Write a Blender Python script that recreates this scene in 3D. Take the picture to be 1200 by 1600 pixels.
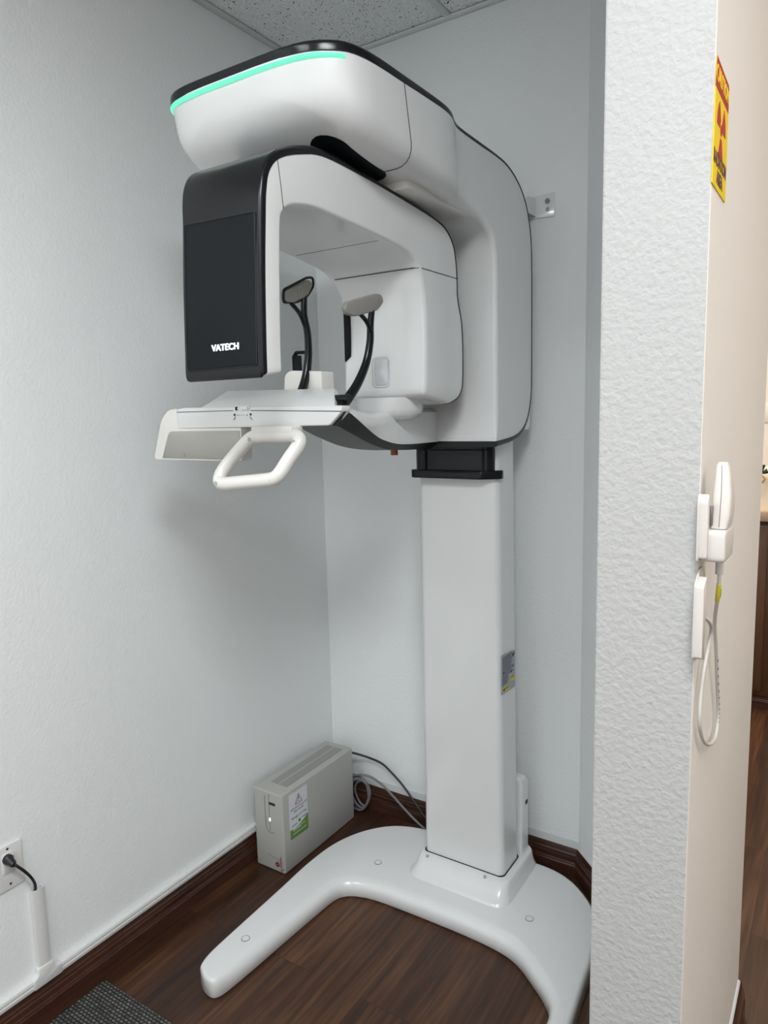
import bpy, bmesh, math, random
from mathutils import Vector, Matrix
random.seed(7)
PI = math.pi
for o in list(bpy.data.objects): bpy.data.objects.remove(o, do_unlink=True)
scene = bpy.context.scene
COL = scene.collection

# ------------------------------------------------------------------ camera
CAM = Vector((1.646, -2.109, 1.5))
YAW, PITCH, ROLL, FPX = 0.579017622, -0.136422934, -0.0248127531, 1113.534
cy, sy, cp, sp = math.cos(YAW), math.sin(YAW), math.cos(PITCH), math.sin(PITCH)
fwd = Vector((-sy*cp, cy*cp, sp)); right = Vector((cy, sy, 0)); up = right.cross(fwd)
cr, sr = math.cos(ROLL), math.sin(ROLL)
r2 = right*cr + up*sr; u2 = -right*sr + up*cr
cd = bpy.data.cameras.new('camera'); cam = bpy.data.objects.new('camera', cd); COL.objects.link(cam)
M = Matrix((r2, u2, -fwd)).transposed().to_4x4(); M.translation = CAM; cam.matrix_world = M
cd.sensor_fit = 'VERTICAL'; cd.sensor_height = 36; cd.sensor_width = 27; cd.lens = FPX/1600*36
cd.clip_start = 0.02
scene.camera = cam
scene.view_settings.view_transform = 'Standard'; scene.view_settings.look = 'None'
scene.view_settings.gamma = 1; scene.view_settings.use_curve_mapping = False
scene.view_settings.exposure = 0.23

# ------------------------------------------------------------------ world and lights
w = bpy.data.worlds.new('world'); scene.world = w; w.use_nodes = True
w.node_tree.nodes['Background'].inputs[0].default_value = (0.75, 0.8, 0.85, 1)
w.node_tree.nodes['Background'].inputs[1].default_value = 0.03
def area(name, loc, sx, sy_, power, col, rot=(0, 0, 0)):
    l = bpy.data.lights.new(name, 'AREA'); l.shape = 'RECTANGLE'; l.size = sx; l.size_y = sy_
    l.energy = power; l.color = col
    o = bpy.data.objects.new(name, l); o.location = loc; o.rotation_euler = rot; COL.objects.link(o); return o
area('ceiling_troffer_light', (.62, -2.75, 2.675), 0.56, 0.56, 15, (0.94, 0.975, 1.0))
area('ceiling_troffer_light_hall', (1.76, -2.15, 2.675), 0.56, 0.56, 34, (0.95, 0.98, 1.0))
area('added_fill_light_rear', (2.3, -3.2, 2.675), 1.16, 0.56, 15, (0.95, 0.98, 1.0))  # unseen lamp added behind the camera as broad fill
area('ceiling_light_far_room', (.70, 1.25, 2.675), 1.1, 0.56, 38, (1.0, 0.87, 0.72))
area('ceiling_light_passage', (2.75, -0.7, 2.675), 0.56, 1.1, 12, (1.0, 0.90, 0.82))

# ------------------------------------------------------------------ materials
def mat(name, col, rough=.5, metal=0, spec=.5, coat=0, emit=None, estr=0, bump=0, bscale=100, bdetail=4, bdist=.002, var=0):
    m = bpy.data.materials.new(name); m.use_nodes = True; nt = m.node_tree; b = nt.nodes['Principled BSDF']
    b.inputs['Base Color'].default_value = (*col, 1); b.inputs['Roughness'].default_value = rough
    b.inputs['Metallic'].default_value = metal; b.inputs['Specular IOR Level'].default_value = spec
    b.inputs['Coat Weight'].default_value = coat; b.inputs['Coat Roughness'].default_value = .05
    if emit: b.inputs['Emission Color'].default_value = (*emit, 1); b.inputs['Emission Strength'].default_value = estr
    tc = nt.nodes.new('ShaderNodeTexCoord')
    n = nt.nodes.new('ShaderNodeTexNoise'); n.inputs['Scale'].default_value = bscale; n.inputs['Detail'].default_value = bdetail
    nt.links.new(tc.outputs['Object'], n.inputs['Vector'])
    if bump:
        bp = nt.nodes.new('ShaderNodeBump'); bp.inputs['Strength'].default_value = bump; bp.inputs['Distance'].default_value = bdist
        nt.links.new(n.outputs['Fac'], bp.inputs['Height']); nt.links.new(bp.outputs['Normal'], b.inputs['Normal'])
    mx = nt.nodes.new('ShaderNodeMix'); mx.data_type = 'RGBA'
    v = var or .015
    mx.inputs[6].default_value = (*[c*(1-v) for c in col], 1); mx.inputs[7].default_value = (*[min(1, c*(1+v)) for c in col], 1)
    n2 = nt.nodes.new('ShaderNodeTexNoise'); n2.inputs['Scale'].default_value = 6
    nt.links.new(tc.outputs['Object'], n2.inputs['Vector']); nt.links.new(n2.outputs['Fac'], mx.inputs[0])
    nt.links.new(mx.outputs[2], b.inputs['Base Color'])
    return m
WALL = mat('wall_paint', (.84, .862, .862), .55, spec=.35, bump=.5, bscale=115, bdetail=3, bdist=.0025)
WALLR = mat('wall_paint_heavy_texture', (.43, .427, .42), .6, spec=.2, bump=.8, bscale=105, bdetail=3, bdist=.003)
WALLW = mat('wall_paint_warm', (.76, .73, .69), .6, spec=.25, bump=.25, bscale=40, bdetail=2, bdist=.002)
WHITE = mat('machine_white_gloss', (.74, .748, .745), .22, coat=.35)
WHITE2 = mat('machine_ivory_gloss', (.75, .73, .70), .28, coat=.2)
BLACK = mat('machine_black_gloss', (.008, .009, .011), .2, spec=.3)
BLACKM = mat('machine_black_satin', (.007, .0085, .011), .5, spec=.16)
GREYU = mat('machine_dark_grey', (.085, .085, .085), .5)
SEAM = mat('seam_gap', (.02, .02, .02), .8)
PADG = mat('pad_grey_rubber', (.27, .26, .24), .5)
PANELG = mat('panel_grey', (.40, .39, .36), .4)
LED = mat('led_mint', (.05, .25, .18), .4, emit=(.13, .74, .46), estr=1.0)
LOGO = mat('logo_backlight', (.9, .9, 1), .4, emit=(.85, .87, 1), estr=2.2)
CHROME = mat('steel', (.6, .6, .6), .25, metal=1)
UPS = mat('power_unit_grey', (.42, .42, .395), .6, bump=.15, bscale=500, bdist=.0005)
UPSG = mat('grille_dark', (.13, .135, .13), .7)
CABLEK = mat('cable_black', (.01, .01, .012), .45)
CABLEG = mat('cable_grey', (.17, .175, .18), .5)
CABLEW = mat('cable_light_grey', (.56, .54, .51), .45)
PLAST = mat('white_plastic', (.72, .72, .71), .35)
PLASTW = mat('cream_plastic', (.60, .56, .525), .35)
PLASTS = mat('cream_plastic_gap_shade', (.16, .13, .12), .5)  # cream plastic darkened to paint in gap shade; also draws the joint line
PAPER = mat('label_white', (.66, .67, .70), .5)
GREYL = mat('label_grey', (.36, .38, .42), .5)
GREEN = mat('label_green', (.12, .235, .045), .5)
RED = mat('label_red', (.20, .015, .015), .5)
INK = mat('label_ink', (.05, .05, .06), .6)
INKG = mat('label_ink_grey', (.17, .18, .21), .6)
YEL = mat('sign_yellow', (.78, .56, .03), .7, spec=.15)
MAG = mat('sign_magenta', (.42, .05, .045), .7, spec=.15)
SIGNK = mat('sign_ink', (.10, .03, .02), .5)
YEL2 = mat('label_yellow', (.62, .55, .06), .5)
TRIMW = mat('trim_white', (.66, .68, .69), .5)
GRID = mat('ceiling_grid_metal', (.72, .74, .74), .5)
CREAM = mat('gift_paper_cream', (.80, .70, .56), .6)
BOW = mat('ribbon_dark_green', (.02, .045, .025), .35)
GOLD = mat('ribbon_gold', (.45, .34, .10), .35, metal=.6)
LAM = mat('counter_laminate', (.42, .30, .20), .4, bump=.05, bscale=200, var=.2)
ORG = mat('orange_plastic', (.35, .08, .02), .4)

def wood(name, c1, c2, c3, rough, planks=None, axis='Y', gsc=1.0, obj='Object'):
    m = bpy.data.materials.new(name); m.use_nodes = True; nt = m.node_tree; N = nt.nodes; Lk = nt.links
    b = N['Principled BSDF']; b.inputs['Roughness'].default_value = rough; b.inputs['Specular IOR Level'].default_value = .4
    tc = N.new('ShaderNodeTexCoord'); mp = N.new('ShaderNodeMapping')
    Lk.new(tc.outputs['Object'], mp.inputs['Vector'])
    if axis == 'Y': mp.inputs['Scale'].default_value = (1, .05, 1)
    elif axis == 'X': mp.inputs['Scale'].default_value = (.09, 1, 1)
    else: mp.inputs['Scale'].default_value = (1, 1, .09)
    vec = mp.outputs['Vector']
    if planks:
        # cell id per plank shifts the grain
        sep = N.new('ShaderNodeSeparateXYZ'); Lk.new(tc.outputs['Object'], sep.inputs[0])
        rot = N.new('ShaderNodeMapping'); rot.inputs['Rotation'].default_value = (0, 0, PI/2)
        Lk.new(tc.outputs['Object'], rot.inputs['Vector'])
        br = N.new('ShaderNodeTexBrick'); br.inputs['Scale'].default_value = 1
        br.inputs['Brick Width'].default_value = 1.22; br.inputs['Row Height'].default_value = planks
        br.inputs['Mortar Size'].default_value = .0008; br.inputs['Mortar Smooth'].default_value = .2; br.offset = .37
        br.inputs['Color1'].default_value = (0, 0, 0, 1); br.inputs['Color2'].default_value = (1, 1, 1, 1); br.inputs['Mortar'].default_value = (.5, .5, .5, 1)
        Lk.new(rot.outputs['Vector'], br.inputs['Vector'])
        mul = N.new('ShaderNodeVectorMath'); mul.operation = 'MULTIPLY_ADD'
        mul.inputs[1].default_value = (3.3, 7.7, 5.1); Lk.new(br.outputs['Color'], mul.inputs[0]); Lk.new(mp.outputs['Vector'], mul.inputs[2])
        vec = mul.outputs[0]
    n1 = N.new('ShaderNodeTexNoise'); n1.inputs['Scale'].default_value = 7*gsc; n1.inputs['Detail'].default_value = 8; n1.inputs['Roughness'].default_value = .62; n1.inputs['Distortion'].default_value = .9
    n2 = N.new('ShaderNodeTexNoise'); n2.inputs['Scale'].default_value = 80*gsc; n2.inputs['Detail'].default_value = 8
    for n in (n1, n2): Lk.new(vec, n.inputs['Vector'])
    ad = N.new('ShaderNodeMix'); ad.data_type = 'FLOAT'; ad.inputs[0].default_value = .42
    Lk.new(n1.outputs['Fac'], ad.inputs[2]); Lk.new(n2.outputs['Fac'], ad.inputs[3])
    rp = N.new('ShaderNodeValToRGB'); e = rp.color_ramp.elements
    e[0].position = .33; e[0].color = (*c1, 1); e[1].position = .70; e[1].color = (*c3, 1)
    x = e.new(.5); x.color = (*c2, 1)
    Lk.new(ad.outputs[0], rp.inputs[0]); out = rp.outputs['Color']
    if planks:
        hs = N.new('ShaderNodeHueSaturation'); mr = N.new('ShaderNodeMapRange'); mr.inputs[3].default_value = .86; mr.inputs[4].default_value = 1.14
        sp2 = N.new('ShaderNodeSeparateColor'); Lk.new(br.outputs['Color'], sp2.inputs[0]); Lk.new(sp2.outputs[0], mr.inputs[0])
        Lk.new(mr.outputs[0], hs.inputs['Value']); Lk.new(out, hs.inputs['Color'])
        mk = N.new('ShaderNodeMix'); mk.data_type = 'RGBA'; mk.inputs[7].default_value = (.018, .009, .006, 1)
        Lk.new(br.outputs['Fac'], mk.inputs[0]); Lk.new(hs.outputs['Color'], mk.inputs[6]); out = mk.outputs[2]
    Lk.new(out, b.inputs['Base Color'])
    bp = N.new('ShaderNodeBump'); bp.inputs['Strength'].default_value = .15; bp.inputs['Distance'].default_value = .001
    Lk.new(ad.outputs[0], bp.inputs['Height']); Lk.new(bp.outputs['Normal'], b.inputs['Normal'])
    return m
FLOOR = wood('floor_wood_planks', (.020, .0085, .005), (.056, .0235, .012), (.150, .068, .032), .38, planks=.165)
BASEY = wood('baseboard_wood', (.02, .008, .006), (.058, .023, .015), (.095, .040, .025), .28, axis='Y', gsc=2)
BASEX = wood('baseboard_wood_x', (.02, .008, .006), (.058, .023, .015), (.095, .040, .025), .28, axis='X', gsc=2)
CABW = wood('cabinet_wood', (.055, .022, .011), (.095, .042, .021), (.14, .066, .034), .4, axis='Z', gsc=1.5)

def ceiling_mat():
    m = bpy.data.materials.new('ceiling_tile'); m.use_nodes = True; nt = m.node_tree; N = nt.nodes; Lk = nt.links
    b = N['Principled BSDF']; b.inputs['Roughness'].default_value = .9; b.inputs['Specular IOR Level'].default_value = .1
    tc = N.new('ShaderNodeTexCoord')
    v = N.new('ShaderNodeTexVoronoi'); v.inputs['Scale'].default_value = 120; Lk.new(tc.outputs['Object'], v.inputs['Vector'])
    n = N.new('ShaderNodeTexNoise'); n.inputs['Scale'].default_value = 70; Lk.new(tc.outputs['Object'], n.inputs['Vector'])
    ad = N.new('ShaderNodeMath'); ad.operation = 'MULTIPLY_ADD'; ad.inputs[1].default_value = .9; ad.inputs[2].default_value = -.30
    Lk.new(n.outputs['Fac'], ad.inputs[0])
    lt = N.new('ShaderNodeMath'); lt.operation = 'LESS_THAN'; Lk.new(v.outputs['Distance'], lt.inputs[0]); Lk.new(ad.outputs[0], lt.inputs[1])
    n3 = N.new('ShaderNodeTexNoise'); n3.inputs['Scale'].default_value = 260; Lk.new(tc.outputs['Object'], n3.inputs['Vector'])
    rp = N.new('ShaderNodeValToRGB'); rp.color_ramp.elements[0].color = (.68, .70, .70, 1); rp.color_ramp.elements[1].color = (.92, .94, .94, 1)
    rp.color_ramp.elements[0].position = .35; rp.color_ramp.elements[1].position = .6
    Lk.new(n3.outputs['Fac'], rp.inputs[0])
    mk = N.new('ShaderNodeMix'); mk.data_type = 'RGBA'; mk.inputs[7].default_value = (.015, .018, .018, 1)
    Lk.new(lt.outputs[0], mk.inputs[0]); Lk.new(rp.outputs[0], mk.inputs[6]); Lk.new(mk.outputs[2], b.inputs['Base Color'])
    bp = N.new('ShaderNodeBump'); bp.inputs['Strength'].default_value = .5; bp.inputs['Distance'].default_value = .002
    Lk.new(n3.outputs['Fac'], bp.inputs['Height']); Lk.new(bp.outputs['Normal'], b.inputs['Normal'])
    return m
TILE = ceiling_mat()

def mat_weave():
    m = bpy.data.materials.new('mat_woven'); m.use_nodes = True; nt = m.node_tree; N = nt.nodes; Lk = nt.links
    b = N['Principled BSDF']; b.inputs['Roughness'].default_value = .9
    tc = N.new('ShaderNodeTexCoord')
    br = N.new('ShaderNodeTexBrick'); br.inputs['Scale'].default_value = 1
    br.inputs['Brick Width'].default_value = .0125; br.inputs['Row Height'].default_value = .0088
    br.inputs['Mortar Size'].default_value = .0019; br.inputs['Mortar Smooth'].default_value = .6; br.inputs['Bias'].default_value = -.1
    br.inputs['Color1'].default_value = (.13, .13, .12, 1); br.inputs['Color2'].default_value = (.30, .29, .27, 1); br.inputs['Mortar'].default_value = (.006, .006, .006, 1)
    Lk.new(tc.outputs['Object'], br.inputs['Vector'])
    n = N.new('ShaderNodeTexNoise'); n.inputs['Scale'].default_value = 300; Lk.new(tc.outputs['Object'], n.inputs['Vector'])
    mx = N.new('ShaderNodeMix'); mx.data_type = 'RGBA'; mx.blend_type = 'MULTIPLY'; mx.inputs[0].default_value = .8
    Lk.new(br.outputs['Color'], mx.inputs[6]); Lk.new(n.outputs['Fac'], mx.inputs[7]); Lk.new(mx.outputs[2], b.inputs['Base Color'])
    bp = N.new('ShaderNodeBump'); bp.inputs['Strength'].default_value = 1; bp.inputs['Distance'].default_value = .003; bp.invert = True
    Lk.new(br.outputs['Fac'], bp.inputs['Height']); Lk.new(bp.outputs['Normal'], b.inputs['Normal'])
    return m
WEAVE = mat_weave()

# ------------------------------------------------------------------ builders
def link(name, bm, m, parent=None, smooth=None, bevel=0, segs=3):
    me = bpy.data.meshes.new(name)
    bmesh.ops.recalc_face_normals(bm, faces=bm.faces)
    bm.to_mesh(me); bm.free()
    o = bpy.data.objects.new(name, me); COL.objects.link(o)
    if m: me.materials.append(m)
    if smooth or bevel:
        for p in me.polygons: p.use_smooth = True
        me.set_sharp_from_angle(angle=math.radians(smooth or 35))
    if bevel:
        b = o.modifiers.new('bevel', 'BEVEL'); b.width = bevel; b.segments = segs; b.limit_method = 'ANGLE'; b.angle_limit = math.radians(40)
        b.use_clamp_overlap = True; b.harden_normals = False
        for p in me.polygons: p.use_smooth = True
        me.set_sharp_from_angle(angle=PI)
    if parent: o.parent = parent
    return o
def thing(name, label, cat, group=None):
    o = bpy.data.objects.new(name, None); COL.objects.link(o); o.empty_display_size = .1
    return tag(o, label, cat, group)
def tag(o, label, cat, group=None):
    o['label'] = label; o['category'] = cat
    if group: o['group'] = group
    return o
def struct(o): o['kind'] = 'structure'; return o
def set_base(root, loc):
    """put the Empty at the thing's base; its parts keep their places"""
    root.location = loc
    for ch in root.children: ch.location = ch.location - Vector(loc)
def box(bm, x0, x1, y0, y1, z0, z1, M=None):
    vs = [bm.verts.new((x, y, z)) for x in (x0, x1) for y in (y0, y1) for z in (z0, z1)]
    for f in ((0,1,3,2),(4,6,7,5),(0,4,5,1),(2,3,7,6),(0,2,6,4),(1,5,7,3)): bm.faces.new([vs[i] for i in f])
    if M is not None:
        for v in vs: v.co = M @ v.co
def prism(bm, pts, fn, a, b):
    """pts = 2D outline; fn(p, q, t) -> 3D; extruded between t=a and t=b"""
    A = [bm.verts.new(fn(p[0], p[1], a)) for p in pts]; B = [bm.verts.new(fn(p[0], p[1], b)) for p in pts]
    bm.faces.new(A); bm.faces.new(B[::-1]); n = len(pts)
    for i in range(n): bm.faces.new((A[i], B[i], B[(i+1) % n], A[(i+1) % n]))
def loft(bm, rings, cap=True, closed=True):
    R = [[bm.verts.new(p) for p in r] for r in rings]; n = len(R[0])
    for i in range(len(R)-1):
        for j in range(n if closed else n-1):
            bm.faces.new((R[i][j], R[i][(j+1) % n], R[i+1][(j+1) % n], R[i+1][j]))
    if cap: bm.faces.new(R[0]); bm.faces.new(R[-1][::-1])
    return R
def catmull(pts, k=6, closed=False):
    P = [Vector(p) for p in pts]; n = len(P); out = []
    rng = range(n) if closed else range(n-1)
    for i in rng:
        p1, p2 = P[i], P[(i+1) % n]
        p0 = P[i-1] if (i > 0 or closed) else p1*2-p2
        p3 = P[(i+2) % n] if (i+2 < n or closed) else p2*2-p1
        for s in range(k):
            t = s/k
            out.append(.5*((2*p1) + (p2-p0)*t + (2*p0-5*p1+4*p2-p3)*t*t + (3*p1-p0-3*p2+p3)*t**3))
    if not closed: out.append(P[-1])
    return out
def tube(bm, pts, rad, n=10, closed=False, cap=True, flat=None):
    """sweep a circle (or an ellipse: flat = (axis, ratio)) along points; rad number or list"""
    P = [Vector(p) for p in pts]; m = len(P); rings = []; nrm = None
    for i in range(m):
        if closed: d = P[(i+1) % m]-P[i-1]
        else: d = P[min(i+1, m-1)]-P[max(i-1, 0)]
        d.normalize()
        if flat:
            a = Vector(flat[0]); a = (a-d*a.dot(d)).normalized()
        elif nrm is None:
            a = d.orthogonal().normalized()
        else:
            a = (nrm-d*nrm.dot(d)).normalized()
        nrm = a; b = d.cross(a); r = rad[i] if isinstance(rad, (list, tuple)) else rad
        q = flat[1] if flat else 1
        rings.append([P[i]+a*(r*q*math.cos(2*PI*j/n))+b*(r*math.sin(2*PI*j/n)) for j in range(n)])
    if closed: rings.append(rings[0])
    R = loft(bm, rings, cap=cap and not closed)
    if closed: bmesh.ops.remove_doubles(bm, verts=bm.verts, dist=1e-6)
def cyl(bm, c, axis, r, h, n=24, r2=None):
    a = Vector(axis).normalized(); u = a.orthogonal().normalized(); v = a.cross(u); c = Vector(c)
    rr = r if r2 is None else r2
    loft(bm, [[c+u*(r*math.cos(2*PI*j/n))+v*(r*math.sin(2*PI*j/n)) for j in range(n)],
              [c+a*h+u*(rr*math.cos(2*PI*j/n))+v*(rr*math.sin(2*PI*j/n)) for j in range(n)]])
def rrect(x0, x1, y0, y1, r, n=5):
    out = []
    for cx_, cy_, a0 in ((x1-r, y1-r, 0), (x0+r, y1-r, PI/2), (x0+r, y0+r, PI), (x1-r, y0+r, 1.5*PI)):
        for i in range(n+1):
            a = a0+PI/2*i/n; out.append((cx_+r*math.cos(a), cy_+r*math.sin(a)))
    return out
def rpoly(pts, r, n=5):
    """polygon with rounded corners; r a number or a list"""
    out = []; m = len(pts)
    for i in range(m):
        p = Vector(pts[i]); a = (Vector(pts[i-1])-p); b = (Vector(pts[(i+1) % m])-p); rr = r[i] if isinstance(r, (list, tuple)) else r
        la, lb = a.length, b.length; a.normalize(); b.normalize()
        t = min(rr, la*.48, lb*.48)
        if t < 1e-5: out.append(tuple(p)); continue
        for k in range(n+1):
            s = k/n; out.append(tuple((p+a*t)*(1-s)**2 + p*2*s*(1-s) + (p+b*t)*s*s))
    return out
def panel_thing(name, pts, org, U, V, Nn, depth, m, parent=None, z0=0, bevel=0):
    """flat piece lying on a surface: outline in (u, v), thickness along the outward normal"""
    bm = bmesh.new(); org, U, V, Nn = Vector(org), Vector(U), Vector(V), Vector(Nn)
    prism(bm, pts, lambda p, q, t: org+U*p+V*q+Nn*t, z0, z0+depth)
    return link(name, bm, m, parent, bevel=bevel)
def text(name, s, size, org, U, V, m, parent=None, sx=1, off=.0006, align='CENTER', weight=0, ext=.0002, shear=0):
    c = bpy.data.curves.new(name, 'FONT'); c.body = s; c.size = size; c.align_x = align; c.align_y = 'CENTER'
    c.extrude = ext; c.offset = weight; c.shear = shear; c.resolution_u = 3
    t = bpy.data.objects.new(name+'_tmp', c); COL.objects.link(t)
    bpy.context.view_layer.update()
    me = bpy.data.meshes.new_from_object(t.evaluated_get(bpy.context.evaluated_depsgraph_get()))
    bpy.data.objects.remove(t, do_unlink=True)
    U, V = Vector(U).normalized(), Vector(V).normalized(); Nn = U.cross(V); org = Vector(org)
    for v in me.vertices: v.co = org+U*(v.co.x*sx)+V*v.co.y+Nn*(v.co.z+off)
    me.materials.clear(); me.materials.append(m)
    o = bpy.data.objects.new(name, me); COL.objects.link(o)
    if parent: o.parent = parent
    return o
def seg_arc(c, r, a0, a1, n=10): return [(c[0]+r*math.cos(a0+(a1-a0)*i/n), c[1]+r*math.sin(a0+(a1-a0)*i/n)) for i in range(n+1)]

# ------------------------------------------------------------------ the room
H = 2.695
bm = bmesh.new(); box(bm, -.7, 3.4, -3.9, 3.4, -.08, 0); struct(link('floor', bm, FLOOR))
bm = bmesh.new(); box(bm, -.7, 3.4, -3.9, 3.4, H, H+.06); struct(link('ceiling', bm, TILE))
bm = bmesh.new(); box(bm, -.12, 0, -3.9, .12, 0, H); struct(link('wall_left', bm, WALL))
bm = bmesh.new(); box(bm, 0, .985, 0, .10, 0, H); struct(link('wall_back', bm, WALL))
bm = bmesh.new(); prism(bm, [(.985, 0), (1.354, -.369), (1.487, -.32), (1.06, .10), (.985, .10)], lambda x, y, z: Vector((x, y, z)), 0, H)
struct(link('wall_corner', bm, WALL))
# partition ending in the textured face: front face heavy texture, room side warm smooth paint
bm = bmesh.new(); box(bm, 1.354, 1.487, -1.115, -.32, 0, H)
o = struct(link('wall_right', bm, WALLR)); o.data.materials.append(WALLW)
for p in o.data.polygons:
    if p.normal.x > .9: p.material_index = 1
bvm = o.modifiers.new('bevel', 'BEVEL'); bvm.width = .003; bvm.segments = 2; bvm.limit_method = 'ANGLE'
bm = bmesh.new(); box(bm, -.12, 3.4, -3.9, -3.78, 0, H); struct(link('wall_rear', bm, WALL))
bm = bmesh.new(); box(bm, 3.28, 3.4, -3.78, 3.4, 0, H); struct(link('wall_far_right', bm, WALLW))
bm = bmesh.new(); box(bm, -.7, 3.28, 2.45, 2.57, 0, H); struct(link('wall_far', bm, WALLW))
bm = bmesh.new(); box(bm, -.7, -.58, .12, 2.45, 0, H); struct(link('wall_far_left', bm, WALLW))
bm = bmesh.new(); box(bm, 1.385, 1.50, 1.76, 2.45, 0, 1.02); struct(link('wall_far_knee', bm, TRIMW))

def profile_board(name, p0, p1, nrm, m, h=.095, caulk=False):
    p0, p1, nrm = Vector((*p0, 0)), Vector((*p1, 0)), Vector((*nrm, 0))
    prof = [(0, 0), (.018, 0), (.018, .040), (.0155, .044), (.0178, .048), (.0158, .052), (.016, .066), (.0115, .069), (.0135, .0745), (.010, .080), (.009, .088), (.006, h), (0, h)]
    prof = [(a, b) for a, b in prof]
    bm = bmesh.new(); prism(bm, prof, lambda a, b, t: p0.lerp(p1, t)+nrm*a+Vector((0, 0, b)), 0, 1)
    return struct(link(name, bm, m, smooth=25))
profile_board('baseboard_left', (0, -3.78), (0, 0), (1, 0), BASEY)
profile_board('baseboard_back', (.018, 0), (.985, 0), (0, -1), BASEX)
profile_board('baseboard_corner', (.985, 0), (1.354, -.369), (-.7071, -.7071), BASEX)
profile_board('baseboard_right', (1.487, -1.115), (1.487, -.32), (1, 0), BASEY)
profile_board('baseboard_front', (1.354, -1.115), (1.487, -1.115), (0, -1), BASEX)
# painted caulk line over the boards
def strip(name, p0, p1, nrm, z0, z1, d):
    p0, p1, nrm = Vector((*p0, 0)), Vector((*p1, 0)), Vector((*nrm, 0))
    bm = bmesh.new(); prism(bm, [(0, z0), (d, z0), (d*.6, z1), (0, z1)], lambda a, b, t: p0.lerp(p1, t)+nrm*a+Vector((0, 0, b)), 0, 1)
    return struct(link(name, bm, TRIMW))
strip('trim_1', (0, 0), (.985, 0), (0, -1), .095, .120, .004)
strip('trim_2', (1.487, -1.115), (1.487, -.325), (1, 0), .095, .099, .006)
strip('trim_3', (.985, 0), (1.354, -.369), (-.7071, -.7071), .095, .099, .005)
# ceiling grid: wall angles and tees
def angle(name, x0, x1, y0, y1, z=H-.004):
    bm = bmesh.new(); box(bm, x0, x1, y0, y1, z-.0015, z+.004); return struct(link(name, bm, GRID, bevel=.001, segs=1))
angle('trim_4', 0, .024, -3.78, 0, H-.006)
angle('trim_5', .024, .985, -.024, 0, H-.006)
angle('trim_6', .545, .569, -3.78, -.024, H-.004)
angle('trim_7', .024, .545, -1.30, -1.276, H-.004)
angle('trim_8', .569, 1.354, -1.30, -1.276, H-.004)
bm = bmesh.new(); box(bm, .0, .985, -.012, 0, H-.006, H); struct(link('trim_9', bm, GRID))

# ------------------------------------------------------------------ the scanner
scan = thing('dental_scanner', 'tall white and black panoramic dental x-ray scanner on a U-shaped floor base', 'x-ray machine')

# base plate
outer = [(.262, -.945, .010), (.250, -.90, .012), (.245, -.80, .012), (.238, -.60, .012), (.232, -.46, .012), (.240, -.34, .012), (.268, -.25, .012), (.312, -.18, .012), (.37, -.128, .012), (.45, -.098, .012), (.56, -.085, .012), (.70, -.082, .012), (.82, -.076, .012), (.92, -.078, .012), (.99, -.10, .012), (1.05, -.145, .012), (1.095, -.20, .012), (1.125, -.28, .012), (1.145, -.38, .012), (1.153, -.48, .012), (1.162, -.58, .012), (1.172, -.70, .012), (1.178, -.80, .012), (1.172, -.88, .012)]
inner = [(1.152, -.93, .012), (1.125, -.955, .014), (1.100, -.94, .016), (1.087, -.88, .022), (1.092, -.76, .028), (1.108, -.65, .030), (1.100, -.585, .030), (1.072, -.545, .030), (1.025, -.505, .030), (.965, -.462, .032), (.90, -.441, .034), (.80, -.434, .034), (.70, -.434, .034), (.60, -.436, .034), (.50, -.441, .034), (.44, -.453, .034), (.400, -.474, .034), (.380, -.51, .034), (.372, -.60, .034), (.366, -.70, .034), (.358, -.85, .030), (.352, -.93, .022), (.345, -.962, .014), (.330, -.975, .010), (.302, -.972, .010), (.278, -.960, .010)]
pl = catmull(outer+inner, 5, closed=True)
bm = bmesh.new(); npl = len(pl); nrm = []
for i in range(npl):
    t = pl[(i+1) % npl]-pl[i-1]; n = Vector((t.y, -t.x)); n.normalize(); nrm.append(n)   # clockwise outline: right-hand normal points inwards
rings = [[(p.x+n.x*.003, p.y+n.y*.003, .002) for p, n in zip(pl, nrm)], [(p.x, p.y, .005) for p in pl]]
for k in range(9):
    a_ = PI/2*k/8
    rings.append([(p.x+n.x*p.z*(1-math.cos(a_)), p.y+n.y*p.z*(1-math.cos(a_)), (.056-min(.030, p.z*1.3))+min(.030, p.z*1.3)*math.sin(a_)) for p, n in zip(pl, nrm)])
loft(bm, rings)
base = link('base', bm, WHITE, scan, smooth=50)
# anchor caps on the base
for i, (x, y) in enumerate([(.304, -.818), (.434, -.342), (.95, -.335)]):
    bm = bmesh.new(); cyl(bm, (x, y, .052), (0, 0, 1), .0105, .0047, 24); b1 = link('anchor_cap', bm, WHITE, base, smooth=30)
    bm = bmesh.new(); tube(bm, [(x+.0112*math.cos(a*PI/12), y+.0112*math.sin(a*PI/12), .0562) for a in range(24)], .0008, 5, closed=True)
    link('cap_gap', bm, SEAM, base)
# collar around the column foot
def rr3(x0, x1, y0, y1, r, z, n=5): return [(x, y, z) for x, y in rrect(x0, x1, y0, y1, r, n)]
bm = bmesh.new()
loft(bm, [rr3(.536, .880, -.348, -.06, .045, .050), rr3(.538, .878, -.346, -.06, .045, .0575), rr3(.545, .872, -.335, -.062, .04, .064), rr3(.551, .866, -.316, -.065, .034, .080),
          rr3(.554, .862, -.300, -.068, .028, .097), rr3(.557, .858, -.290, -.07, .024, .102), rr3(.561, .853, -.280, -.074, .018, .103)])
col = link('column_collar', bm, WHITE, scan, smooth=50)
for x, y in ((.59, -.286), (.79, -.286)):
    bm = bmesh.new(); cyl(bm, (x, y-.004, .099), (0, -.2, 1), .005, .0055, 16); link('collar_screw', bm, PANELG, col, smooth=30)
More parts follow.
